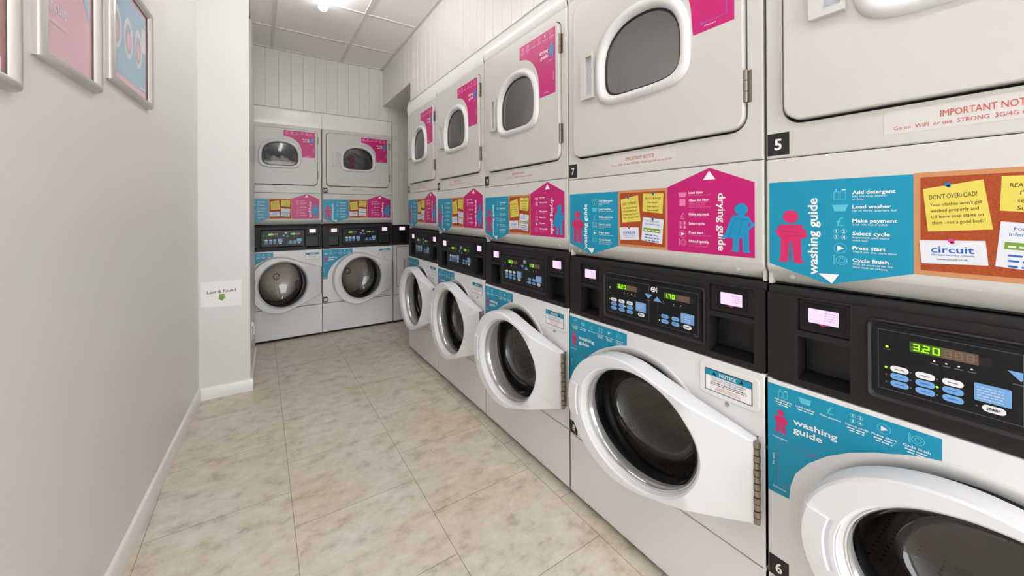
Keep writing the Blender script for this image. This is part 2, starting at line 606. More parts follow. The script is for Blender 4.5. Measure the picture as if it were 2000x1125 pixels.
def banner():
    mb = MB()
    # teal washing guide with the arrow pointing down
    mb.prism([(.009, 1.212), (.009, 1.017), (.122, .982), (.250, 1.022), (.250, 1.212)], 0, D1, 'teal')
    fig_pink(mb, .053, 1.022, .124, D2)
    mb.text('washing guide', .103, 1.000, .0175, D2, 'print_white', width=.172, rot=math.pi / 2, bold=0.028)
    rows = [('Add detergent', ['Into the soap drawer', 'or drum'], 1.178, .064),
            ('Load washer', ['Up to three quarters full'], 1.148, .058),
            ('Make payment', ['(see left hand side)'], 1.119, .066),
            ('Select cycle', ['Superwash gets stains', 'much out!'], 1.092, .056),
            ('Press start', ["You'll see the cycle time"], 1.062, .050),
            ('Cycle finish', ['Wait 30 seconds for the', 'door lock to release'], 1.036, .054)]
    for k, (a, subs, z, wd) in enumerate(rows):
        mb.text(a, .162, z, .0075, D2, 'print_white', width=wd, bold=0.03)
        for q, s in enumerate(subs):
            mb.text(s, .162, z - .0065 - .0062 * q, .0042, D2, 'print_white', width=len(s) * .0026)
        icon(mb, k, .142, z + .001, .0115, D2, 'teal_line', 'print_white')
    mb.flat([(.104, 1.004), (.128, .985), (.140, 1.006)], D2, 'print_white')
    # cork board with notes
    mb.prism([(.250, 1.022), (.436, 1.022), (.436, 1.214), (.250, 1.214)], 0, D1, 'cork_frame')
    mb.rect(.259, .430, 1.031, 1.205, D2, 'cork')
    mb.flat([(.262, 1.183), (.268, 1.104), (.342, 1.110), (.332, 1.196)], D3, 'note_yellow')
    r = math.radians(5)
    mb.text("DON'T OVERLOAD!", .270, 1.163, .0085, D3 + 2e-4, 'print_black', width=.056, rot=r, shear=.1)
    for k, s in enumerate(("Your clothes won't get", 'washed properly and', "it'll leave soap stains on", 'them - not a good look!')):
        mb.text(s, .271 + .0008 * k, 1.150 - .011 * k, .0062, D3 + 2e-4, 'print_black', width=.060 - .004 * (k == 1), rot=r, shear=.1)
    mb.flat([(.349, 1.142), (.421, 1.135), (.425, 1.198), (.351, 1.200)], D3, 'note_yellow')
    for k, (s, wd) in enumerate((('REALLY A-MAZE', .056), ("I've never", .036), ('seen such a', .042), ('Superwash!', .042))):
        mb.text(s, .387, 1.180 - .0125 * k, .0072, D3 + 2e-4, 'print_black', width=wd, align='C', rot=-.03, shear=.1)
    mb.flat([(.260, 1.044), (.337, 1.048), (.334, 1.090), (.257, 1.087)], D3, 'card_white')
    mb.text('circuit', .297, 1.066, .0125, D3 + 2e-4, 'print_blue', width=.050, align='C', bold=0.02, rot=.03)
    mb.text('Managed Laundry Systems', .297, 1.0605, .0034, D3 + 2e-4, 'print_blue', width=.050, align='C', rot=.03)
    mb.text('www.circuit.co.uk', .297, 1.0525, .0042, D3 + 2e-4, 'print_black', width=.036, align='C', rot=.03)
    mb.flat([(.344, 1.048), (.419, 1.040), (.425, 1.116), (.350, 1.124)], D3, 'card_white')
    mb.text('For help and', .385, 1.108, .006, D3 + 2e-4, 'print_blue', width=.044, align='C', rot=-.08)
    mb.text('information visit', .385, 1.098, .006, D3 + 2e-4, 'print_blue', width=.054, align='C', rot=-.08)
    mb.flat([(.353, 1.078), (.413, 1.073), (.414, 1.085), (.354, 1.090)], D3 + 2e-4, 'print_green')
    mb.scrib(.357, .410, 1.081, .004, D3 + 4e-4, 'print_white', 3, -.08)
    for k in range(3):
        mb.scrib(.357, .408, 1.066 - .009 * k, .0045, D3 + 2e-4, 'print_blue', k, -.08)
    for (pu, pz, c) in ((.292, 1.190, 'pin_blue'), (.388, 1.198, 'pin_blue'), (.296, 1.088, 'pin_pink'), (.386, 1.118, 'pin_blue')):
        mb.disc(pu, pz, .004, D3 + 4e-4, c, 12)
        mb.disc(pu + .0015, pz - .0035, .0026, D3 + 4e-4, c, 10)
    # magenta drying guide with the arrow pointing up
    mb.prism([(.437, 1.022), (.677, 1.022), (.677, 1.214), (.565, 1.262), (.437, 1.215)], 0, D1, 'magenta')
    mb.flat([(.547, 1.229), (.581, 1.229), (.564, 1.254)], D2, 'print_white')
    rows = [('Load dryer', ['Up to three quarters full'], 1.192, .042, 1),
            ('Clean lint filter', ['in base of the dryer', 'remove the lint and', 'replace the filter screen'], 1.170, .058, 6),
            ('Make payment', ['(see right hand side)'], 1.130, .058, 2),
            ('Select cycle', [], 1.103, .046, 3),
            ('Press start', ["You'll see the cycle time"], 1.077, .042, 4),
            ('Unload quickly', ['To prevent over', 'creasing your clothes'], 1.052, .058, 5)]
    for k, (a, subs, z, wd, ic) in enumerate(rows):
        mb.text(a, .505, z, .0072, D2, 'print_white', width=wd, bold=0.03)
        for q, s in enumerate(subs):
            mb.text(s, .505, z - .0062 - .0058 * q, .004, D2, 'magenta_line', width=len(s) * .0025)
        icon(mb, ic, .486, z - .002, .0115, D2, 'magenta_line', 'print_white')
    mb.text('drying guide', .588, 1.190, .0185, D2, 'print_white', width=.156, rot=-math.pi / 2, bold=0.028)
    fig_blue(mb, .642, 1.034, .128, D2)
    return mb


def arc_pts(cu, cz, r, a0, a1, n=14):
    return [(cu + r * math.cos(math.radians(a0 + (a1 - a0) * k / n)), cz + r * math.sin(math.radians(a0 + (a1 - a0) * k / n))) for k in range(n + 1)]


def wash_sticker():
    mb = MB()
    # concave lower edge follows the door
    curve = [(.047, .462), (.050, .495), (.060, .530), (.085, .568), (.118, .602), (.155, .630), (.195, .652), (.235, .668), (.284, .683)]
    top = [(.284, .724), (.004, .724), (.004, .460)]
    P = curve + top
    # triangulated by a fan of strips from the upper left corner
    mb.prism(P, 0, D1, 'teal')
    xs = (.036, .079, .124, .167, .208, .252)
    caps = ('Add detergent', 'Load washer', 'Make payment', 'Select cycle', 'Press start', 'Cycle finish')
    for k, (x, c) in enumerate(zip(xs, caps)):
        icon(mb, k, x, .706, .0105, D2, 'teal_line', 'print_white')
        mb.text(c, x, .688, .0045, D2, 'print_white', width=.036, align='C', bold=0.02)
        if k != 2:
            mb.scrib(x - .015, x + .015, .6825, .003, D2, 'print_white', k)
            if k != 1: mb.scrib(x - .012, x + .012, .6775, .003, D2, 'print_white', k + 9)
    fig_pink(mb, .031, .610, .056, D2)
    mb.text('washing', .056, .645, .0135, D2, 'print_white', width=.080, bold=0.028)
    mb.text('guide', .056, .626, .0135, D2, 'print_white', width=.054, bold=0.028)
    mb.text('Detergent', .014, .596, .005, D2, 'print_white', width=.030)
    mb.line(.025, .589, .092, .589, .0014, D2, 'purple_line')
    mb.flat([(.090, .584), (.100, .589), (.090, .594)], D2, 'purple_line')
    mb.line(.0255, .589, .0255, .486, .0014, D2, 'purple_line')
    mb.line(.025, .486, .040, .486, .0014, D2, 'purple_line')
    mb.flat([(.038, .482), (.046, .486), (.038, .490)], D2, 'purple_line')
    mb.text('Pre wash', .018, .528, .005, D2, 'print_white', width=.028, rot=math.pi / 2)
    mb.text('Softener', .014, .474, .005, D2, 'print_white', width=.028)
    return mb


def dry_sticker(d0):
    mb = MB()
    L_, R_, T_ = .372, .637, 1.925
    curve = [(L_, 1.862)] + [(L_ + .150 * math.sin(math.radians(a)), 1.700 + .160 * math.cos(math.radians(a))) for a in range(8, 91, 8)] + [(.526, 1.65), (.528, 1.640)]
    P = [(L_, T_)] + curve + [(R_, 1.640), (R_, T_)]
    mb.prism(P, d0, d0 + D1, 'magenta')
    a, b = d0 + D2, d0 + D3
    caps = ('Load dryer', 'Clean lint filter', 'Make payment', 'Select cycle', 'Press start', 'Unload quickly')
    for k, c in enumerate(caps):
        x = L_ + .026 + k * .0425
        icon(mb, (1, 6, 2, 3, 4, 5)[k], x, 1.906, .0105, a, 'magenta_line', 'print_white')
        mb.text(c, x, 1.888, .0045, a, 'print_white', width=.034, align='C', bold=0.02)
        if k not in (2, 3):
            mb.scrib(x - .014, x + .014, 1.8825, .003, a, 'magenta_line', k)
            mb.scrib(x - .012, x + .012, 1.8775, .003, a, 'magenta_line', k + 7)
    mb.text('drying', .588, 1.832, .0165, a, 'print_white', width=.060, align='R', bold=0.02)
    mb.text('guide', .588, 1.808, .0165, a, 'print_white', width=.054, align='R', bold=0.02)
    fig_blue(mb, .612, 1.798, .066, a)
    mb.text('Start', .592, 1.786, .005, a, 'print_white', width=.030)
    mb.line(.560, 1.774, .618, 1.774, .0016, a, 'purple_line')
    mb.line(.618, 1.774, .618, 1.664, .0016, a, 'purple_line')
    mb.line(.556, 1.664, .618, 1.664, .0016, a, 'purple_line')
    mb.flat([(.556, 1.659), (.556, 1.669), (.546, 1.664)], a, 'purple_line')
    mb.text('Dry cycle', .627, 1.700, .005, a, 'print_white', width=.034, rot=math.pi / 2)
    mb.text('Finish', .560, 1.652, .005, a, 'print_white', width=.030)
    return mb


def number_label(n, u, z, s):
    mb = MB()
    mb.prism([(u, z), (u + s, z), (u + s, z + s * 1.18), (u, z + s * 1.18)], 0, D1, 'print_black')
    mb.text(n, u + s / 2, z + s * .3, s * .58, D2, 'print_white', align='C', bold=0.03, width=s * (.34 if len(n) == 1 else .6))
    return mb


def clear_notice():
    mb = MB()
    mb.prism([(.210, 1.293), (.465, 1.293), (.465, 1.338), (.210, 1.338)], 0, D1, 'sticker_clear')
    mb.text('IMPORTANT NOTICE', .338, 1.314, .0125, D2, 'print_red', width=.108, align='C')
    mb.text('Go on  WIFI  or use  STRONG  3G/4G signal to pay by phone', .338, 1.300, .0075, D2, 'print_red', width=.228, align='C')
    return mb


SEG = {'0': 'abcdef', '1': 'bc', '2': 'abged', '3': 'abgcd', '7': 'abc'}


def seg_digit(mb, ch, u, z, wd, h, d, mname):
    t = h * .14
    for s in (SEG.get(ch, 'abcdefg') if ch != '8' else 'abcdefg'):
        if s == 'a': mb.rect(u + t * .4, u + wd - t * .4, z + h - t, z + h, d, mname)
        if s == 'd': mb.rect(u + t * .4, u + wd - t * .4, z, z + t, d, mname)
        if s == 'g': mb.rect(u + t * .4, u + wd - t * .4, z + h / 2 - t / 2, z + h / 2 + t / 2, d, mname)
        if s == 'f': mb.rect(u, u + t, z + h / 2, z + h - t * .3, d, mname)
        if s == 'b': mb.rect(u + wd - t, u + wd, z + h / 2, z + h - t * .3, d, mname)
        if s == 'e': mb.rect(u, u + t, z + t * .3, z + h / 2, d, mname)
        if s == 'c': mb.rect(u + wd - t, u + wd, z + t * .3, z + h / 2, d, mname)


def overlay(d0):
    """the printed membrane: displays, buttons, arrows"""
    mb = MB()
    mb.prism(rrect(.193, .541, .779, .913, .006, 4), d0 - .006, d0, 'overlay_black')
    a, b, c = d0 + D1, d0 + D2, d0 + D3
    mb.outline(.200, .372, .788, .906, .0007, a, 'overlay_line')
    mb.outline(.402, .532, .786, .906, .0007, a, 'overlay_line')

    def display(u, z, txt):
        mb.rect(u, u + .082, z, z + .019, a, 'led_glass')
        mb.rect(u, u + .040, z, z + .019, a + 1e-4, 'led_glass_lit')
        mb.rect(u + .082, u + .096, z + .002, z + .016, a, 'overlay_line' if False else 'black_plastic')
        q = u + .004
        for ch in txt:
            if ch == '.':
                mb.rect(q - .002, q - .0002, z + .003, z + .0052, b, 'led_green')
                continue
            if ch == '1':
                q -= .003
            seg_digit(mb, ch, q, z + .003, .009, .013, b, 'led_green')
            q += .0125
        for k in range(3):
            seg_digit(mb, '8', u + .043 + .0128 * k, z + .003, .009, .013, b, 'led_dim')
    display(.244, .873, '3.20')
    display(.425, .873, '1.70')
    for x, z in ((.213, .873), (.4225, .862)):
        mb.disc(x, z, .0022, a, 'led_green' if x < .3 else 'overlay_line', 10)
        mb.rect(x - .005, x + .005, z - .006, z - .0048, a, 'overlay_line')
    for k in range(4):
        mb.disc(.275 + .0145 * k, .864, .0015, a, 'print_white', 8)
        mb.rect(.270 + .0145 * k, .280 + .0145 * k, .858, .8595, a, 'overlay_line')
    for x in (.457, .479):
        mb.disc(x, .861, .0015, a, 'print_white', 8)
        mb.rect(x - .005, x + .005, .855, .8565, a, 'overlay_line')

    def btn(u, z, mname):
        mb.flat([(u + p, z + q) for p, q in rrect(-.0125, .0125, -.006, .006, .0058, 5)], a, mname)
        mb.rect(u - .006, u + .006, z - .0007, z + .0007, b, 'print_blue' if mname == 'button_blue' else 'overlay_line')
        mb.disc(u - .0185, z, .0014, a, 'overlay_line', 8)
    for k in range(3):
        x = .230 + .0335 * k
        btn(x, .832, 'button_white')
        btn(x, .8175, 'button_blue')
        btn(x, .803, 'button_blue')
    mb.disc(.2115, .832, .002, b, 'led_green', 8)
    mb.disc(.2785, .8175, .002, b, 'led_green', 8)
    mb.flat([(p, q) for p, q in rrect(.321, .360, .8125, .843, .002, 3)], a, 'button_blue')
    for k in range(5):
        mb.scrib(.324, .352, .836 - .0048 * k, .0016, b, 'card_white', k)
    btn(.342, .803, 'button_white')
    mb.text('START', .342, .8005, .0048, c, 'print_black', width=.016, align='C', bold=0.02)
    # arrows and round emblem
    mb.flat([(.356, .876), (.369, .861), (.383, .876)], a, 'button_blue')
    mb.flat([(.387, .858), (.416, .858), (.401, .873)], a, 'button_blue')
    mb.rect(.361, .376, .8545, .856, a, 'overlay_line')
    mb.ringflat(.387, .894, .0055, .0085, a, 'print_white', 22)
    mb.disc(.387, .894, .003, a, 'print_white', 12)
    for k in range(3):
        mb.disc(.399, .888 + .006 * k, .0018, a, 'print_white', 8)
    for x in (.427, .462):
        btn(x, .8175, 'button_blue')
        btn(x, .802, 'button_blue')
    mb.disc(.4085, .802, .002, b, 'led_green', 8)
    mb.flat([(p, q) for p, q in rrect(.479, .520, .8115, .841, .002, 3)], a, 'button_blue')
    for k in range(4):
        mb.scrib(.482, .510, .834 - .0055 * k, .0016, b, 'card_white', k + 5)
    btn(.499, .802, 'button_white')
    mb.text('START', .499, .7995, .0048, c, 'print_black', width=.016, align='C', bold=0.02)
    mb.rect(.520, .532, .7815, .783, a, 'overlay_line')
    return mb


def notice_sticker(d0):
    mb = MB()
    mb.prism([(.552, .646), (.671, .646), (.671, .706), (.552, .706)], d0, d0 + D1, 'print_black')
    a, b = d0 + D2, d0 + D3
    mb.rect(.554, .669, .648, .688, a, 'print_white')
    mb.rect(.554, .669, .6885, .704, a, 'teal')
    mb.text('NOTICE', .6115, .692, .009, b, 'print_white', width=.042, align='C', bold=0.03)
    for x in (.577, .646):
        mb.flat([(x - .006, .692), (x + .006, .692), (x, .701)], b, 'print_black')
    mb.text('DO NOT USE SOLVENT CLEANERS', .6115, .6815, .0042, b, 'print_black', width=.088, align='C')
    mb.text('LAUNDRY IN THIS MACHINE', .6115, .6760, .0042, b, 'print_black', width=.078, align='C')
    mb.scrib(.568, .656, .6705, .0028, b, 'print_black', 1)
    mb.scrib(.566, .658, .6655, .0028, b, 'overlay_line', 2)
    mb.text('PLEASE USE WITH', .6115, .6575, .0042, b, 'print_red', width=.054, align='C')
    mb.text('RESPECT OF A MACHINE', .6115, .6520, .0042, b, 'print_red', width=.062, align='C')
    return mb


# ------------------------------------------------------------------ laundry machines
W = 0.70
DC, DZ, DR = .322, .458, .229        # door outline centre, radius
GC, GR, GE = .363, .203, .945                  # glass centre, radius
HU, HD = .684, .024                  # hinge line


def hull_radius():
    P = [(DC + DR * math.cos(math.radians(a)), DZ + DR * math.sin(math.radians(a))) for a in range(0, 360, 2)]
    P += [(HU, .3466), (HU, .5785)]
    P = sorted(P)

    def half(pts):
        h = []
        for p in pts:
            while len(h) >= 2 and (h[-1][0] - h[-2][0]) * (p[1] - h[-2][1]) - (h[-1][1] - h[-2][1]) * (p[0] - h[-2][0]) <= 0:
                h.pop()
            h.append(p)
        return h
    lo = half(P)
    hi = half(P[::-1])
    H = lo[:-1] + hi[:-1]
    H = dense(H, .012)
    H.sort(key=lambda p: math.atan2(p[1] - DZ, p[0] - DC))
    return H


HULL = hull_radius()
HANG = [math.atan2(p[1] - DZ, p[0] - DC) for p in HULL]
HRAD = [math.hypot(p[0] - DC, p[1] - DZ) for p in HULL]


def loop_r(fr, d):
    return [(DC + fr(r, a) * math.cos(a), d(r, a) if callable(d) else d, DZ + fr(r, a) * math.sin(a)) for r, a in zip(HRAD, HANG)]


def dshape(a, bt, bb, cu, cz, ang, nt=2.3, nb=4.5):
    c, s = math.cos(ang), math.sin(ang)
    n, b = (nt, bt) if s >= 0 else (nb, bb)
    # blend the exponent so sides stay smooth
    r = (abs(c / a) ** n + abs(s / b) ** n) ** (-1.0 / n)
    return r


def zmap_fn(t):
    def zm(z):
        if z <= 0.001:
            return z
        return z + t * (.075 - .094 * (z - .85) ** 2) * min(1.0, z / .10)
    return zm


def make_washer(root, sx, t, door_deg, number, lift=0.0):
    zm = zmap_fn(t)

    def xf(p):
        return (p[0] * sx, -p[1], zm(p[2]))
    a = math.radians(door_deg)
    ca, sa = math.cos(a), math.sin(a)

    ez = min(1.0, .88 + .4 * t)

    def squash(p):
        return (p[0], p[1], DZ + lift + (p[2] - DZ) * ez)

    def swing(p):
        k = max(0.0, min(1.0, (p[0] - .54) / (HU - .54)))
        du, dd = p[0] - HU, p[1] * (1 - .56 * k) - HD
        return (HU + du * ca + dd * sa, HD - du * sa + dd * ca, DZ + lift + (p[2] - DZ) * ez)

    def B(mb, name, parent=root, **k):
        return mb.build(name, parent, xf=xf, **k)
    # cabinet shell: sides, top, back, open to the front
    mb = MB()
    mb.box(.003, .010, -.70, -.003, .021, .735, 'enamel_lower')
    mb.box(.690, .697, -.70, -.003, .021, .735, 'enamel_lower')
    mb.box(.010, .690, -.70, -.69, .021, .945, 'enamel_lower')
    mb.box(.010, .690, -.69, -.03, .03, .036, 'dark_gap')
    mb.box(.003, .697, -.70, -.012, .945, .962, 'dark_gap')
    mb.box(.003, .010, -.70, -.05, .735, .945, 'enamel_lower')
    mb.box(.690, .697, -.70, -.05, .735, .945, 'enamel_lower')
    B(mb, 'cabinet')
    mb = MB()
    mb.box(.02, .68, -.66, -.024, 0, .03, 'dark_gap')
    B(mb, 'plinth')
    # front panel with round opening and a raised collar around the door
    mb = MB()
    R = dense(rrect(.003, .697, .253, .733, .006, 3), .02)
    R.sort(key=lambda p: math.atan2(p[1] - DZ, p[0] - DC))
    A = [math.atan2(p[1] - DZ, p[0] - DC) for p in R]

    def circ(r, d):
        return [(.330 + r * math.cos(x), d, DZ + r * math.sin(x)) for x in A]
    mb.grid([[(u, -.02, z) for u, z in R], [(u, -.002, z) for u, z in R],
             [(DC + (u - DC) * .995, 0, DZ + (z - DZ) * .995) for u, z in R],
             circ(.225, 0), circ(.224, -.003), circ(.206, -.008), circ(.204, -.02)], 'enamel_lower')
    B(mb, 'front_panel', smooth=18)
    mb = MB()
    mb.lathe(.330, DZ, [(.241, 0), (.240, .003), (.237, .0045), (.231, .0045), (.224, .002), (.206, -.004), (.203, -.010)], 'lip_grey', 72, e=.955)
    B(mb, 'door_collar', smooth=60)
    mb = MB()
    mb.box(.003, .697, -.02, -.001, .021, .248, 'enamel_lower')
    B(mb, 'kick_panel', bevel=.002)
    # rubber boot and drum
    mb = MB()
    mb.lathe(.336, DZ, [(.206, -.016), (.204, -.008), (.200, .004), (.192, .004), (.188, -.004), (.190, -.02), (.200, -.03), (.200, -.05), (.190, -.06), (.186, -.075), (.205, -.080)], 'rubber', 56)
    B(mb, 'door_gasket', smooth=60)
    mb = MB()
    mb.lathe(DC, DZ, [(.186, -.078), (.222, -.085), (.225, -.11), (.225, -.40), (.215, -.415), (.03, -.422), (.024, -.412), (.001, -.410)], 'drum_steel', 56)
    dr = B(mb, 'drum', smooth=40)
    for k in range(3):
        an = math.radians(100 + 120 * k)
        mb = MB()
        c, s = math.cos(an), math.sin(an)
        loops = []
        for d in (-.12, -.39):
            loops.append([(DC + (.223 * c - q * s), d, DZ + (.223 * s + q * c)) if e == 0 else (DC + ((.223 - e) * c - q * s), d, DZ + ((.223 - e) * s + q * c))
                          for q, e in ((-.035, 0), (-.02, .035), (0, .048), (.02, .035), (.035, 0))])
        mb.grid(loops, 'drum_steel', close=False)
        mb.face(loops[0], 'drum_steel')
        mb.build('drum_lifter', dr, xf=xf, smooth=50)
    # door
    mb = MB()

    def gl(r, d):
        return [(GC + r * math.cos(x), d, DZ + r * GE * math.sin(x)) for x in HANG]
    lps = [loop_r(lambda r, x: r - .004, .014),
           loop_r(lambda r, x: r, .022),
           loop_r(lambda r, x: r, .070),
           loop_r(lambda r, x: r - .002, .077),
           loop_r(lambda r, x: r - .007, .081),
           gl(GR + .009, .081),
           gl(GR + .003, .076),
           gl(GR, .064),
           gl(GR - .004, .046),
           gl(GR - .004, .014),
           loop_r(lambda r, x: r - .004, .014)]
    mb.grid(lps, 'door_white', flip=True)
    door = B(mb, 'door', post=swing, smooth=30)
    mb = MB()
    mb.lathe(GC, DZ, [(GR - .002, .052), (GR - .008, .058), (GR - .016, .050), (GR - .021, .030), (GR - .025, .006)], 'rim_glass', 64, e=GE)
    mb.lathe(GC, DZ, [(GR - .025, .006), (GR - .027, -.010), (GR - .033, -.035), (GR - .048, -.070), (.110, -.090), (.05, -.098), (.0005, -.099)], 'bowl_glass', 64, e=GE)
    mb.build('door_glass', door, xf=xf, post=swing, smooth=70)
    mb = MB()
    mb.lathe(GC, DZ, [(GR - .001, .048), (GR - .001, .058), (GR - .0035, .0595), (GR - .006, .058), (GR - .006, .048)], 'lip_grey', 64, e=GE)
    mb.build('glass_rim', door, xf=xf, post=swing, smooth=70)
    # grip at nine o'clock: a raised cheek with a finger slot beside the glass
    arc = [math.radians(180 - 17 + 34 * k / 10) for k in range(11)]

    def gp(f, d):
        out = []
        for x in arc:
            o_ = (DC + DR * math.cos(x), DZ + DR * math.sin(x))
            g_ = (GC + GR * math.cos(x), DZ + GR * GE * math.sin(x))
            out.append((o_[0] + (g_[0] - o_[0]) * f, d, o_[1] + (g_[1] - o_[1]) * f))
        return out
    mb = MB()
    L6 = [gp(-.04, .030), gp(-.05, .066), gp(.02, .078), (gp(.12, .0855)), gp(.62, .0865), gp(.66, .084), gp(.66, .060)]
    mb.grid(L6, 'door_white', close=False)
    for k in (0, -1):
        mb.face([l[k] for l in L6], 'door_white')
    mb.build('door_handle', door, xf=xf, post=swing, smooth=40)
    mb = MB()
    mb.grid([gp(.66, .0822), gp(.92, .079)], 'recess_grey', close=False)
    mb.build('finger_slot', door, xf=xf, post=swing)
    # piano hinge
    mb = MB()
    n = 12
    for k in range(n):
        z0 = .3466 + (.5785 - .3466) * k / n
        z1 = .3466 + (.5785 - .3466) * (k + .86) / n
        rr = .0085 if k % 2 else .0075
        A8 = [(math.cos(q * math.pi / 5), math.sin(q * math.pi / 5)) for q in range(10)]
        lo = [(HU + .005 + rr * c, HD + rr * s, z0) for c, s in A8]
        hi = [(HU + .005 + rr * c, HD + rr * s, z1) for c, s in A8]
        mb.grid([lo, hi], 'hinge_metal')
        mb.face(hi, 'hinge_metal')
        mb.face(lo[::-1], 'hinge_metal')
    mb.box(HU - .003, HU - .001, .0, HD, .3466, .5785, 'hinge_metal')
    mb.build('door_hinge', door, xf=xf, post=squash, smooth=40)
    # notice plate at upper right
    mb = MB()
    mb.prism(rrect(.536, .687, .634, .719, .012), 0, .003, 'enamel_lower')
    hp = B(mb, 'detergent_cover', bevel=.0015)
    mb = notice_sticker(.003)
    mb.build('notice_sticker', hp, xf=xf)
    mb = MB()
    mb.lathe(.609, .624, [(.0055, 0), (.0055, .003), (.003, .004), (.0005, .004)], 'chrome', 16)
    B(mb, 'lock', smooth=40)
    B(wash_sticker(), 'guide_sticker')
    if number:
        B(number_label(number, .005, .257, .041), 'number_label')
    # black control panel
    us = [.003, .064, .156, .560, .672, .697]
    zs = [.737, .752, .852, .866, .940, .945]
    holes = {(1, 1), (1, 3), (3, 1), (3, 3)}
    mb = MB()
    mb.plate(us, zs, holes, -.05, -.004, 'black_plastic')
    for u0, u1 in ((.064, .156), (.560, .672)):
        # payment tray: floor, back, sides
        mb.rect(u0, u1, .752, .852, -.052, 'black_tray')
        mb.face([(u0, -.052, .764), (u1, -.052, .764), (u1, -.006, .7525), (u0, -.006, .7525)], 'black_tray')
        mb.rect(u0, u1, .866, .940, -.05, 'black_tray')
    cp = B(mb, 'control_panel')
    for k, (u0, u1) in enumerate(((.064, .156), (.560, .672))):
        mb = MB()
        mb.prism(rrect(u0 + .002, u1 - .002, .868, .938, .003, 2), -.03, -.010, 'black_plastic')
        cu = (u0 + u1) / 2
        sw = .027 if k else .0265
        mb.prism(rrect(cu - sw - .012, cu + sw + .012, .878, .932, .003, 2), -.011, -.008, 'overlay_black')
        mb.build('payment_reader', cp, xf=xf)
        mb = MB()
        mb.prism([(cu - sw, .889), (cu + sw, .889), (cu + sw, .921), (cu - sw, .921)], -.0082, -.0076, 'screen_lit')
        for q in range(4):
            mb.scrib(cu + .002, cu + sw - .004, .914 - .0055 * q, .0018, -.0072, 'screen_ink', q + k)
        mb.flat([(cu - .010, .8885), (cu, .8835), (cu + .010, .8885)], -.0078, 'figure_pink_dark')
        mb.build('payment_screen', cp, xf=xf)
    mb = MB()
    O = dense(rrect(.183, .551, .764, .925, .010), .02)
    cc = (.367, .845)
    I1 = [(cc[0] + (u - cc[0]) * .985, cc[1] + (z - cc[1]) * .965) for u, z in O]
    I2 = [(cc[0] + (u - cc[0]) * .955, cc[1] + (z - cc[1]) * .90) for u, z in O]
    mb.grid([[(u, -.006, z) for u, z in O], [(u, .002, z) for u, z in O], [(u, .004, z) for u, z in I1], [(u, -.002, z) for u, z in I2]], 'black_plastic')
    mb.face([(u, -.002, z) for u, z in I2], 'black_plastic')
    mb.build('display_bezel', cp, xf=xf, smooth=30)
    overlay(.0005).build('display_overlay', cp, xf=xf)
    for x in (.575, .66):
        pass


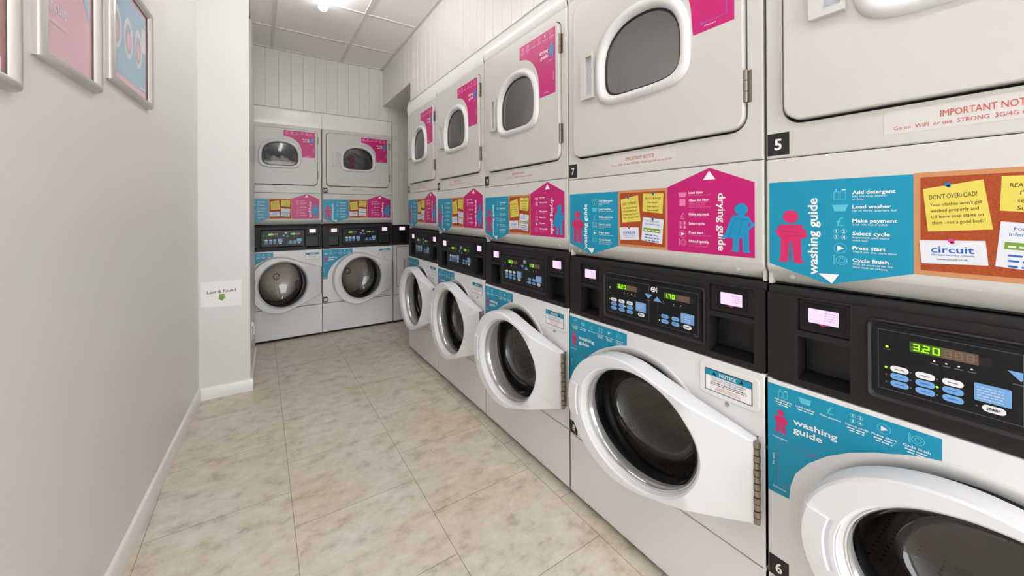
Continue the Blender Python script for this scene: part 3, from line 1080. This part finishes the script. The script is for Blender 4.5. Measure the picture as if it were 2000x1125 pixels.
def make_dryer(root, sx, t, number, notice=True, deep=.24):
    zm = zmap_fn(t)

    def xf(p):
        return (p[0] * sx, -p[1], zm(p[2]))

    def B(mb, name, parent=root, **k):
        return mb.build(name, parent, xf=xf, **k)
    Z0, ZS, ZT = .966, 1.270, 1.984
    mb = MB()
    mb.box(.003, .010, -.70, -.012, Z0, ZT - .004, 'enamel')
    mb.box(.690, .697, -.70, -.012, Z0, ZT - .004, 'enamel')
    mb.box(.010, .690, -.70, -.69, Z0, ZT - .004, 'enamel')
    mb.box(.003, .697, -.70, -.012, ZT - .010, ZT - .004, 'enamel')
    mb.box(.010, .690, -.69, -.03, Z0, Z0 + .012, 'dark_gap')
    mb.box(.010, .690, -.69, -.012, ZS - .006, ZS + .004, 'dark_gap')
    B(mb, 'cabinet')
    # lower fascia with a rounded lip that turns under
    mb = MB()
    prof = [(-.012, ZS - .002), (-.002, ZS - .002), (.0, ZS - .006), (.0, 1.012), (-.001, 1.006), (-.004, 1.001), (-.030, .970), (-.036, .966), (-.050, .966)]
    U = (.0028, .006, .694, .6972)
    mb.grid([[(u, d - (.002 if k in (0, 3) else 0), z) for k, u in enumerate(U)] for d, z in prof], 'enamel', close=False)
    mb.face([(U[0], d - .002, z) for d, z in prof], 'enamel')
    mb.face([(U[3], d - .002, z) for d, z in prof][::-1], 'enamel')
    lp = B(mb, 'lower_fascia', smooth=28)
    for x in (.05, .63):
        mb = MB()
        mb.lathe(x, .988, [(.006, -.020), (.005, -.011), (.0005, -.010)], 'recess_grey', 14)
        mb.build('fascia_screw', lp, xf=xf, smooth=60)
    B(banner(), 'guide_banner')
    # front frame around the door
    du0, du1, dz0, dz1 = .043, .657, 1.353, 1.945
    cu, cz = .3435, 1.645
    H = dense(rrect(du0 - .005, du1 + .005, dz0 - .007, dz1 + .004, .040, 6), .03)
    ang = [math.atan2(p[1] - cz, p[0] - cu) for p in H]
    corners = [math.atan2(z - cz, u - cu) for u in (.003, .697) for z in (ZS, ZT)]

    def rect_hit(an):
        c, s = math.cos(an), math.sin(an)
        tt = []
        if c > 1e-9: tt.append((.697 - cu) / c)
        if c < -1e-9: tt.append((.003 - cu) / c)
        if s > 1e-9: tt.append((ZT - cz) / s)
        if s < -1e-9: tt.append((ZS - cz) / s)
        r = min(tt)
        return (cu + r * c, cz + r * s)
    # snap the nearest sample to each rectangle corner
    PA = sorted(zip(ang, H))
    O = [rect_hit(x) for x, _ in PA]
    for cn, pt in zip(corners, [(u, z) for u in (.003, .697) for z in (ZS, ZT)]):
        k = min(range(len(PA)), key=lambda i: abs(PA[i][0] - cn))
        O[k] = pt
    I = [p for _, p in PA]
    mb = MB()
    mb.grid([[(u, -.014, z) for u, z in O], [(u, -.003, z) for u, z in O],
             [(cu + (u - cu) * .993, 0, cz + (z - cz) * .993) for u, z in O],
             [(u, 0, z) for u, z in I], [(u, -.014, z) for u, z in I]], 'enamel')
    B(mb, 'front_frame', smooth=18)
    mb = MB()
    R2 = [(u, z) for u, z in I]
    hole = [(cu + .185 * math.cos(x), cz + .185 * math.sin(x)) for x, _ in PA]
    mb.grid([[(cu + (u - cu) * 1.03, -.015, cz + (z - cz) * 1.03) for u, z in R2], [(u, -.015, z) for u, z in hole]], 'dark_gap')
    B(mb, 'door_recess')  # dark sheet paints the shadow gap around the door
    # door slab
    Dp = dense(rrect(du0, du1, dz0, dz1, .036, 6), .02)
    Dp.sort(key=lambda p: math.atan2(p[1] - cz, p[0] - cu))
    DA = [math.atan2(p[1] - cz, p[0] - cu) for p in Dp]

    def dl(a_, bt, bb, d):
        return [(cu + dshape(a_, bt, bb, cu, cz, x) * math.cos(x), d, cz + dshape(a_, bt, bb, cu, cz, x) * math.sin(x)) for x in DA]

    def sc(k, d):
        return [(cu + (u - cu) * k, d, cz + (z - cz) * k) for u, z in Dp]
    TH = .012
    mb = MB()
    mb.grid([sc(1, -.012), sc(1, TH - .004), sc(.996, TH - .001), sc(.990, TH), dl(.170, .168, .122, TH), dl(.168, .166, .120, -.012)], 'enamel', flip=True)
    door = B(mb, 'door', smooth=18)
    mb = MB()
    mb.grid([dl(.177, .178, .131, TH - .002), dl(.177, .178, .131, TH + .004), dl(.172, .172, .126, TH + .011), dl(.162, .161, .118, TH + .015), dl(.153, .151, .109, TH + .012),
             dl(.146, .144, .103, TH + .002), dl(.144, .142, .101, -.004), dl(.144, .142, .101, -.012)], 'window_white', flip=True)
    mb.build('window_frame', door, xf=xf, smooth=60)
    mb = MB()
    mb.grid([dl(.1450, .143, .102, .0045), dl(.1430, .141, .100, .0060), dl(.1385, .1365, .0965, .0060), dl(.1370, .135, .095, .002)], 'rubber', flip=True)
    mb.build('window_seal', door, xf=xf, smooth=60)
    mb = MB()
    mb.face(dl(.1445, .1425, .1015, .003), 'dryer_glass' if deep > .4 else 'dryer_glass_hazy')
    mb.build('window_glass', door, xf=xf)
    # pull handle left of the window
    mb = MB()
    mb.plate([.096, .120, .151, .157], [1.563, 1.578, 1.718, 1.732], {(1, 1)}, TH, TH + .014, 'enamel')
    mb.rect(.120, .151, 1.578, 1.718, TH + .001, 'recess_grey')  # shade inside the grip painted as a flat blue-grey
    mb.build('handle', door, xf=xf, bevel=.003)
    for z0 in (1.418, 1.800):
        mb = MB()
        for k in range(3):
            A8 = [(math.cos(q * math.pi / 5), math.sin(q * math.pi / 5)) for q in range(10)]
            za, zb = z0 + .028 * k, z0 + .028 * k + .026
            lo = [(.661 + .005 * c, .008 + .005 * s, za) for c, s in A8]
            hi = [(.661 + .005 * c, .008 + .005 * s, zb) for c, s in A8]
            mb.grid([lo, hi], 'hinge_metal')
            mb.face(hi, 'hinge_metal')
            mb.face(lo[::-1], 'hinge_metal')
        mb.box(.661, .672, 0, .002, z0, z0 + .082, 'hinge_metal')
        mb.build('hinge', door, xf=xf, smooth=40)
    dry_sticker(TH).build('guide_sticker', door, xf=xf)
    # drum
    mb = MB()
    mb.lathe(cu, cz, [(.186, -.016), (.186, -.04), (.285, -.05), (.285, -deep + .01), (.27, -deep), (.001, -deep)], 'dryer_drum', 48)
    B(mb, 'drum', smooth=40)
    if notice:
        B(clear_notice(), 'notice_sticker')
    if number:
        B(number_label(number, .006, 1.277, .045), 'number_label')


A_X = 1.052
ROT = -math.pi / 2
stacks = [  # left seam, width, z term, door angle, washer number, dryer number, washer label, dryer label
    (.430, .700, -.04, 0.5, .012, '6', '5',
     'white washing machine numbered 6, the nearest of the right-hand row, cut by the frame edge',
     'white stacked tumble dryer numbered 5 in the upper right corner, above washing machine 6'),
    (1.1325, .7025, 0.0, 1.5, .012, '8', '7',
     'white washing machine numbered 8 with its door ajar, under dryer 7',
     'white stacked tumble dryer numbered 7 with a large grey window'),
    (1.805, .6725, .18, 4.5, -.014, None, '9',
     'white washing machine with door swung open, directly left of washing machine 8',
     'white stacked tumble dryer numbered 9, directly left of dryer 7'),
    (2.467, .662, .40, 1.8, -.011, None, '11',
     'white washing machine second from the far end of the right-hand row, door ajar',
     'white stacked tumble dryer second from the far end of the right-hand row'),
    (3.085, .618, .62, 2.6, -.006, None, '13',
     'white washing machine at the far end of the right-hand row beside the corner gap',
     'white stacked tumble dryer at the far end of the right-hand row below the soffit'),
]
for (yl, wd, t, deg, lift, nw, nd, lw, ld) in stacks:
    r = empty('washing_machine', (A_X, yl, 0), ROT)
    tag(r, lw, 'washing machine', 'washing machines of the right-hand row')
    make_washer(r, wd / W, t, deg, nw, lift)
    r = empty('tumble_dryer', (A_X, yl, 0), ROT)
    tag(r, ld, 'tumble dryer', 'stacked dryers of the right-hand row')
    make_dryer(r, wd / W, t, nd)
B_Y = 3.88
for (xl, wd, nw, nd, lw, ld) in (
        (-.178, .667, '16', '15', 'white washing machine with closed door on the back wall, next to the column',
         'white stacked tumble dryer on the back wall with beige laundry in its window'),
        (.489, .666, '18', '17', 'white washing machine with closed door on the back wall, next to the far corner',
         'white stacked tumble dryer on the back wall numbered 17, next to the far corner')):
    r = empty('washing_machine', (xl, B_Y, 0), 0)
    tag(r, lw, 'washing machine', 'washing machines of the back wall')
    make_washer(r, wd / W, 1.0, 0.0, nw, -.004)
    r = empty('tumble_dryer', (xl, B_Y, 0), 0)
    tag(r, ld, 'tumble dryer', 'stacked dryers of the back wall')
    make_dryer(r, wd / W, 1.0, nd, deep=.56)

# third unit in the far corner, half hidden by the row
r = empty('corner_machine', (1.157, B_Y, 0), 0)
tag(r, 'white floor machine with black top strip and plain rectangular door in the far corner', 'laundry machine')
zm = zmap_fn(1.0)
xf3 = lambda p: (p[0] * .666 / .7, -p[1], zm(p[2]))
mb = MB()
mb.box(.003, .697, -.70, -.02, .03, .735, 'enamel_lower')
mb.box(.003, .697, -.70, -.062, .735, .955, 'enamel_lower')
mb.build('cabinet', r, xf=xf3)
mb = MB(); mb.box(.02, .68, -.66, -.024, 0, .03, 'dark_gap'); mb.build('plinth', r, xf=xf3)
mb = MB(); mb.box(.003, .697, -.02, 0, .253, .733, 'enamel_lower'); mb.build('front_panel', r, xf=xf3, bevel=.002)
mb = MB(); mb.box(.003, .697, -.02, 0, .021, .248, 'enamel_lower'); mb.build('kick_panel', r, xf=xf3, bevel=.002)
mb = MB()
mb.outline(.038, .662, .323, .717, .005, .0006, 'bracket_grey')
mb.prism(rrect(.043, .657, .328, .712, .012), 0, .006, 'enamel_lower')
dd = mb.build('door', r, xf=xf3, bevel=.001)
mb = MB(); mb.plate([.10, .112, .138, .150], [.48, .492, .588, .60], {(1, 1)}, .006, .02, 'door_white')
mb.rect(.112, .138, .492, .588, .007, 'recess_grey')
mb.build('handle', dd, xf=xf3, bevel=.002)
mb = MB()
mb.plate([.003, .064, .156, .697], [.737, .752, .852, .866, .940, .945], {(1, 1), (1, 3)}, -.05, -.004, 'black_plastic')
mb.rect(.064, .156, .752, .852, -.052, 'black_tray'); mb.rect(.064, .156, .866, .940, -.03, 'black_tray')
cp = mb.build('control_panel', r, xf=xf3)
mb = MB(); mb.prism([(.084, .889), (.137, .889), (.137, .921), (.084, .921)], -.03, -.0076, 'screen_lit')
mb.build('payment_screen', cp, xf=xf3)

# laundry and one dark filler heap in the two back dryers
def heap(name, cx, cy, cz, rx, ry, rz, seed, mname):
    rnd = random.Random(seed)
    bm = bmesh.new()
    bmesh.ops.create_icosphere(bm, subdivisions=4, radius=1.0)
    ph = [rnd.uniform(0, 6.28) for _ in range(9)]
    for v in bm.verts:
        p = v.co
        k = 1 + .16 * math.sin(5 * p.x + ph[0]) * math.sin(4 * p.y + ph[1]) + .12 * math.sin(9 * p.z + ph[2] + 4 * p.x) + .07 * math.sin(15 * p.x + ph[3]) * math.cos(13 * p.z + ph[4])
        v.co = Vector((p.x * rx * k, p.y * ry * k, max(p.z, -.75) * rz * k))
    me = bpy.data.meshes.new(name)
    bm.to_mesh(me)
    bm.free()
    me.polygons.foreach_set('use_smooth', [True] * len(me.polygons))
    me.materials.append(MATS[mname])
    o = bpy.data.objects.new(name, me)
    o.location = (cx, cy, cz)
    COL.objects.link(o)
    return o


mat('drum_dark_fill', rgb(40, 44, 54), 0.9)
mat('laundry_grey', rgb(150, 146, 148), 0.9)
mat('laundry_magenta', rgb(150, 34, 80), 0.9)
o = heap('laundry_heap', .165, B_Y + .17, 1.545, .12, .07, .135, 4, 'laundry')
tag(o, 'heap of beige laundry behind the window of the left dryer on the back wall', 'laundry')
o = heap('laundry_heap', .155, B_Y + .36, 1.64, .20, .09, .20, 9, 'drum_dark_fill')  # heap added so the drum behind the window reads dark
tag(o, 'added dark heap that darkens the drum behind the beige heap in the left back dryer', 'laundry')
o = heap('laundry_heap', .84, B_Y + .335, 1.61, .14, .09, .15, 11, 'laundry_grey')
tag(o, 'grey laundry in the drum of dryer 17 on the back wall', 'laundry')
o = heap('laundry_heap', .79, B_Y + .19, 1.66, .028, .03, .085, 3, 'laundry_magenta')
tag(o, 'magenta cloth among the grey laundry in dryer 17', 'laundry')

# ------------------------------------------------------------------ setting
CEIL = 1.14 + 1.47


def wbox(mb, x0, x1, y0, y1, z0, z1, mname):
    mb.box(x0, x1, y0, y1, z0, z1, mname)


ID = lambda p: p


def struct(mb, name, label=None, **k):
    o = mb.build(name, None, xf=ID, **k)
    o['kind'] = 'structure'
    if label:
        o['label'] = label
        o['category'] = 'structure'
    return o


mb = MB(); mb.face([(-1.2, -2.3, 0), (2.0, -2.3, 0), (2.0, 4.8, 0), (-1.2, 4.8, 0)], 'floor_vinyl'); struct(mb, 'floor')
# left wall runs slightly out of square
def lx(y): return -.322 + (y - 2.95) * .0504
mb = MB()
P = [(lx(-2.3), -2.3), (lx(2.93), 2.93), (lx(2.93) - .1, 2.93), (lx(-2.3) - .1, -2.3)]
mb.grid([[(x, y, 0) for x, y in P], [(x, y, CEIL + .02) for x, y in P]], 'wall_paint'); struct(mb, 'wall_left')
mb = MB()
CP = [(-.45, 2.92), (-.060, 2.92), (-.041, 3.56), (-.45, 3.56)]
mb.grid([[(x, y, 0) for x, y in CP], [(x, y, CEIL + .02) for x, y in CP]], 'wall_paint'); struct(mb, 'wall_column')
mb = MB(); mb.box(-.45, -.19, 3.56, 4.7, 0, CEIL + .02, 'wall_paint'); struct(mb, 'wall_alcove')

mb = MB()
mb.box(-1.2, -.42, -2.4, -2.3, 0, CEIL + .02, 'wall_paint')
mb.box(1.02, 2.0, -2.4, -2.3, 0, CEIL + .02, 'wall_paint')
mb.box(-.42, 1.02, -2.4, -2.3, 2.36, CEIL + .02, 'wall_paint')  # unseen opening under this header is added to let fill daylight in
struct(mb, 'wall_rear')


def board_loop(length, pitch, depth=.005, w_=.007, start=0.0):
    """profile of tongue and groove boards: (along, depth)"""
    P = [(0.0, 0.0)]
    a = start if start > 0.01 else pitch
    while a < length - .01:
        P += [(a - w_ / 2, 0.0), (a, -depth), (a + w_ / 2, 0.0)]
        a += pitch
    P.append((length, 0.0))
    return P


# right: boarded bulkhead above the machines, soffit over the corner, wall behind
XB, XW = 1.060, 1.86
mb = MB()
bl = board_loop(3.04 + 2.3, .088)
mb.grid([[(XB - d, 3.04 - a, z) for a, d in bl] for z in (2.03, CEIL + .02)], 'boards', close=False)
bl = board_loop(3.89 - 3.04, .088)
mb.grid([[(XB - d, 3.89 - a, z) for a, d in bl] for z in (2.232, CEIL + .02)], 'boards', close=False)
mb.face([(XB, 3.04, 2.232), (XW, 3.04, 2.232), (XW, 3.89, 2.232), (XB, 3.89, 2.232)], 'boards')
mb.face([(XB, 3.04, 1.90), (XW, 3.04, 1.90), (XW, 3.04, 2.232), (XB, 3.04, 2.232)], 'boards')
mb.face([(XW, -2.3, 0), (XW, 4.8, 0), (XW, 4.8, CEIL), (XW, -2.3, CEIL)], 'wall_paint')
struct(mb, 'wall_right')
# back: boards over the machines and down the corner niche
YB = 3.888
mb = MB()
bl = board_loop(1.158 + .19, .0985, start=.034)
mb.grid([[(-.19 + a, YB + d * -1, z) for a, d in bl] for z in (2.06, CEIL + .02)], 'boards', close=False)
bl = board_loop(XW - 1.158, .066)
mb.grid([[(1.158 + a, YB + d * -1, z) for a, d in bl] for z in (1.155, CEIL + .02)], 'boards', close=False)
mb.box(1.158, XW, YB - .006, YB + .01, 1.02, 1.155, 'boards')
mb.face([(-.3, 4.7, 0), (2.0, 4.7, 0), (2.0, 4.7, CEIL), (-.3, 4.7, CEIL)], 'wall_paint')
mb.face([(1.1565, YB, 1.02), (1.1565, 4.7, 1.02), (1.1565, 4.7, 2.05), (1.1565, YB, 2.05)], 'boards')
struct(mb, 'wall_back')

# rounded white fillers between dryer tops and the boards
k = 0
prof = [(-.004, 0), (-.001, .003), (.003, .025), (.005, .05), (.003, .08), (-.002, .105), (-.006, .116), (-.012, .118)]
for (yl, wd, t, *_r) in stacks:
    zt = zmap_fn(t)(1.984)
    h = (2.07 - zt) / .118
    k += 1
    mb = MB()
    mb.grid([[(A_X - d, y, zt + z * h) for y in (yl - .001, yl - wd + .001)] for d, z in prof], 'trim_white', close=False)
    mb.box(XB - .008, XB - .003, yl - wd + .001, yl - .001, 2.070, 2.0735, 'lip_grey')  # grey strip painted as the shadow gap above the filler
    struct(mb, 'trim_%d' % k, smooth=60)
zt = zmap_fn(1.0)(1.984)
for xl, x1 in ((-.178, .488), (.490, 1.150)):
    k += 1
    mb = MB()
    mb.box(xl, x1, YB - .012, YB - .003, 2.088, 2.091, 'lip_grey')  # same shadow line as a grey strip along the back
    h = (2.088 - zt) / .118
    mb.grid([[(x, B_Y - d * .5, zt + z * h) for x in (xl, x1)] for d, z in prof], 'trim_white', close=False)
    struct(mb, 'trim_%d' % k, smooth=60)

# skirting
mb = MB()
T = .014
def sk(p, q, nx, ny):
    prof2 = [(0, .0), (T, .0), (T, .066), (T - .004, .074), (0, .078)]
    mb.grid([[(p[0] + nx * d, p[1] + ny * d, z) for d, z in prof2], [(q[0] + nx * d, q[1] + ny * d, z) for d, z in prof2]], 'trim_white', close=False)
sk((lx(-2.3), -2.3), (lx(2.92), 2.92), 1, -.05)
struct(mb, 'baseboard_left', smooth=30)
mb = MB()
sk((lx(2.92), 2.92), (-.060 + T, 2.92), 0, -1)
sk((-.060, 2.92 - T), (-.041, 3.56), 1, 0)
struct(mb, 'baseboard_column', smooth=30)

# ceiling: lay-in tiles on a white grid
mb = MB(); mb.box(-1.2, 2.0, -2.3, 4.8, CEIL, CEIL + .05, 'ceiling_tile'); struct(mb, 'ceiling')
mb = MB()
for x in (-.48, .092, .664, 1.236):
    mb.box(x - .012, x + .012, -2.3, 3.888, CEIL - .006, CEIL + .001, 'ceiling_bar')
y = 3.435
while y > -2.3:
    mb.box(-.6, 1.06, y - .011, y + .011, CEIL - .0055, CEIL + .001, 'ceiling_bar')
    y -= .574
mb.box(1.035, 1.062, -2.3, 3.888, CEIL - .007, CEIL + .001, 'ceiling_bar')
mb.box(-.2, 1.062, 3.865, 3.888, CEIL - .007, CEIL + .001, 'ceiling_bar')
struct(mb, 'trim_20', bevel=.001)

# tube lights along the ceiling
def tube_light(y0, y1, label):
    r = empty('tube_light', (.366, (y0 + y1) / 2, CEIL), 0)
    tag(r, label, 'ceiling light', 'ceiling tube lights')
    hl = (y1 - y0) / 2
    mb = MB()
    mb.box(-.020, .020, -hl + .02, hl - .02, -.038, .0, 'trim_white')
    mb.build('housing', r, xf=ID, bevel=.002)
    mb = MB()
    n = 16
    loops = []
    rad, zc = .030, -.060
    for q in range(5):
        an = math.pi / 2 * q / 4
        loops.append((-(hl - rad) - rad * math.cos(an), rad * math.sin(an) + 1e-4))
    loops += [((hl - rad) + rad * math.cos(math.pi / 2 * q / 4), rad * math.sin(math.pi / 2 * q / 4) + 1e-4) for q in range(4, -1, -1)]
    mb.grid([[(rr * math.cos(j * 2 * math.pi / n), yy, zc + .8 * rr * math.sin(j * 2 * math.pi / n)) for j in range(n)] for yy, rr in loops], 'tube_glow')
    mb.build('diffuser', r, xf=ID, smooth=60)


tube_light(1.64, 2.84, 'bright white tube light on the tiled ceiling, its rounded end showing at the top')
tube_light(-.35, .85, 'added white tube light on the ceiling over the middle of the aisle, outside the frame')  # lamp added out of view to even out the light
tube_light(-1.9, -.7, 'added white tube light on the ceiling behind the camera, outside the frame')  # another added lamp, unseen, filling light from behind

# ------------------------------------------------------------------ things on the left
def poster(yc, wd, z0, ht, draw, label):
    ang = math.atan(.0504)
    r = empty('poster_frame', (lx(yc) + .0, yc, z0), math.pi / 2 - ang)
    # local: x along the wall (+y world), y into the wall, so d = out of the wall
    tag(r, label, 'framed poster', 'framed posters on the left wall')
    hw, fw = wd / 2, .026
    # snap frame: four mitred rounded rails
    PR = [(0, .0), (0, .008), (.004, .017), (.011, .021), (.018, .019), (.024, .012), (fw, .007)]
    mb = MB()
    loops = []
    for e_, d in PR:
        loops.append([(-hw + e_, d, e_), (hw - e_, d, e_), (hw - e_, d, ht - e_), (-hw + e_, d, ht - e_)])
    for k in range(4):
        mb.grid([[l[k], l[(k + 1) % 4]] for l in loops], 'frame_silver', close=False)
    mb.build('frame', r, smooth=50)
    mb = MB()
    mb.prism([(-hw + fw - .004, fw - .004), (hw - fw + .004, fw - .004), (hw - fw + .004, ht - fw + .004), (-hw + fw - .004, ht - fw + .004)], 0, .003, 'paper')
    draw(mb, hw - fw, fw, ht - fw)
    mb.build('poster_print', r)


def draw1(mb, hw, z0, z1):
    mb.rect(-hw, hw, z0, z1, .0034, 'poster_orange')
    mb.rect(hw - .012, hw, z0, z1, .0038, 'poster_red')
    mb.rect(-hw, hw - .012, z0, z0 + .03, .0038, 'poster_white')


def draw2(mb, hw, z0, z1):
    mb.rect(-hw, hw, z0, z1, .0034, 'poster_pink')
    mb.rect(hw - .008, hw, z0, z1, .0038, 'poster_red')
    mb.flat([(-hw * .2, z1), (hw * .85, z1 - .20), (hw * .85, z1)], .0038, 'poster_blue')
    mb.text('circuit', -hw + .012, z0 + .105, .030, .0040, 'poster_white', width=.10, bold=.02)
    mb.rect(-hw + .012, -hw + .12, z0 + .075, z0 + .088, .0040, 'poster_pink_light')


def draw3(mb, hw, z0, z1):
    mb.rect(-hw, hw, z0, z1, .0034, 'poster_pink')
    mb.rect(-hw, hw - .012, z0 + .022, z1 - .02, .0038, 'poster_blue')
    mb.rect(hw - .010, hw, z0, z1, .0039, 'poster_red')
    mb.rect(hw - .060, hw - .014, z0 + .17, z1 - .06, .0040, 'poster_white')
    for k, x in enumerate((-hw * .74, -hw * .12, hw * .45)):
        zc = z0 + .165 - .030 * k * 0
        mb.disc(x, zc, .046 - .004 * k, .0042, 'poster_white', 24, .070)
        mb.disc(x, zc - .004, .032 - .003 * k, .0044, 'poster_grey', 24, .050)
        mb.disc(x, zc - .01, .018, .0046, 'poster_pink', 18, .030)
    mb.rect(hw - .07, hw - .02, z0 + .03, z0 + .036, .0042, 'poster_white')


poster(.957, .360, CAM_H + .242, .385, draw1, 'silver framed poster with an orange print at the left edge of the photo')
poster(1.357, .304, CAM_H + .343, .400, draw2, 'silver framed pink poster, the middle one on the left wall')
poster(1.779, .394, CAM_H + .410, .372, draw3, 'silver framed blue poster with three oval shapes, the one nearest the column')

# lost and found sheet
r = empty('paper_sign', (-.2075, 2.92, CAM_H - .578), 0)
tag(r, 'white Lost & Found paper sign with green arrow taped to the column', 'sign')
mb = MB()
mb.prism([(-.103, .006), (.103, -.006), (.105, .160), (-.103, .160)], .0005, .0015, 'paper')
mb.build('sheet', r)
mb = MB()
mb.text('Lost & Found', 0, .086, .020, .0019, 'print_black', width=.146, align='C', rot=.035, bold=.01)
mb.build('lettering', r)
mb = MB()
mb.prism([(-.014, .078), (-.014, .054), (-.020, .054), (0, .034), (.020, .054), (.014, .054), (.014, .078)], .0015, .0022, 'print_green')
mb.build('arrow', r)

# white hook low on the side of the column
r = empty('wall_hook', (-.0568, 3.02, .30), 0)
tag(r, 'small white plastic hook low on the edge of the column', 'hook')
mb = MB(); mb.box(.0, .004, -.014, .014, 0, .12, 'trim_white'); mb.build('hook_plate', r, xf=ID, bevel=.001)
mb = MB(); mb.box(.004, .020, -.006, .006, .085, .112, 'trim_white'); mb.box(.014, .020, -.006, .006, .03, .112, 'trim_white'); mb.build('hook_arm', r, xf=ID, bevel=.002)
# grey bracket high on the column
r = empty('conduit_bracket', (-.0590, 2.95, 2.42), 0)
tag(r, 'slim grey metal bracket high on the corner of the column', 'bracket')
mb = MB()
mb.grid([[(0, -.012, .012), (.010, -.012, .0), (.010, .012, .0), (0, .012, .012)], [(0, -.012, .17), (.004, -.012, .17), (.004, .012, .17), (0, .012, .17)]], 'bracket_grey')
mb.face([(0, -.012, .012), (.010, -.012, .0), (.010, .012, .0), (0, .012, .012)], 'bracket_grey')
mb.build('bracket_arm', r, xf=ID)
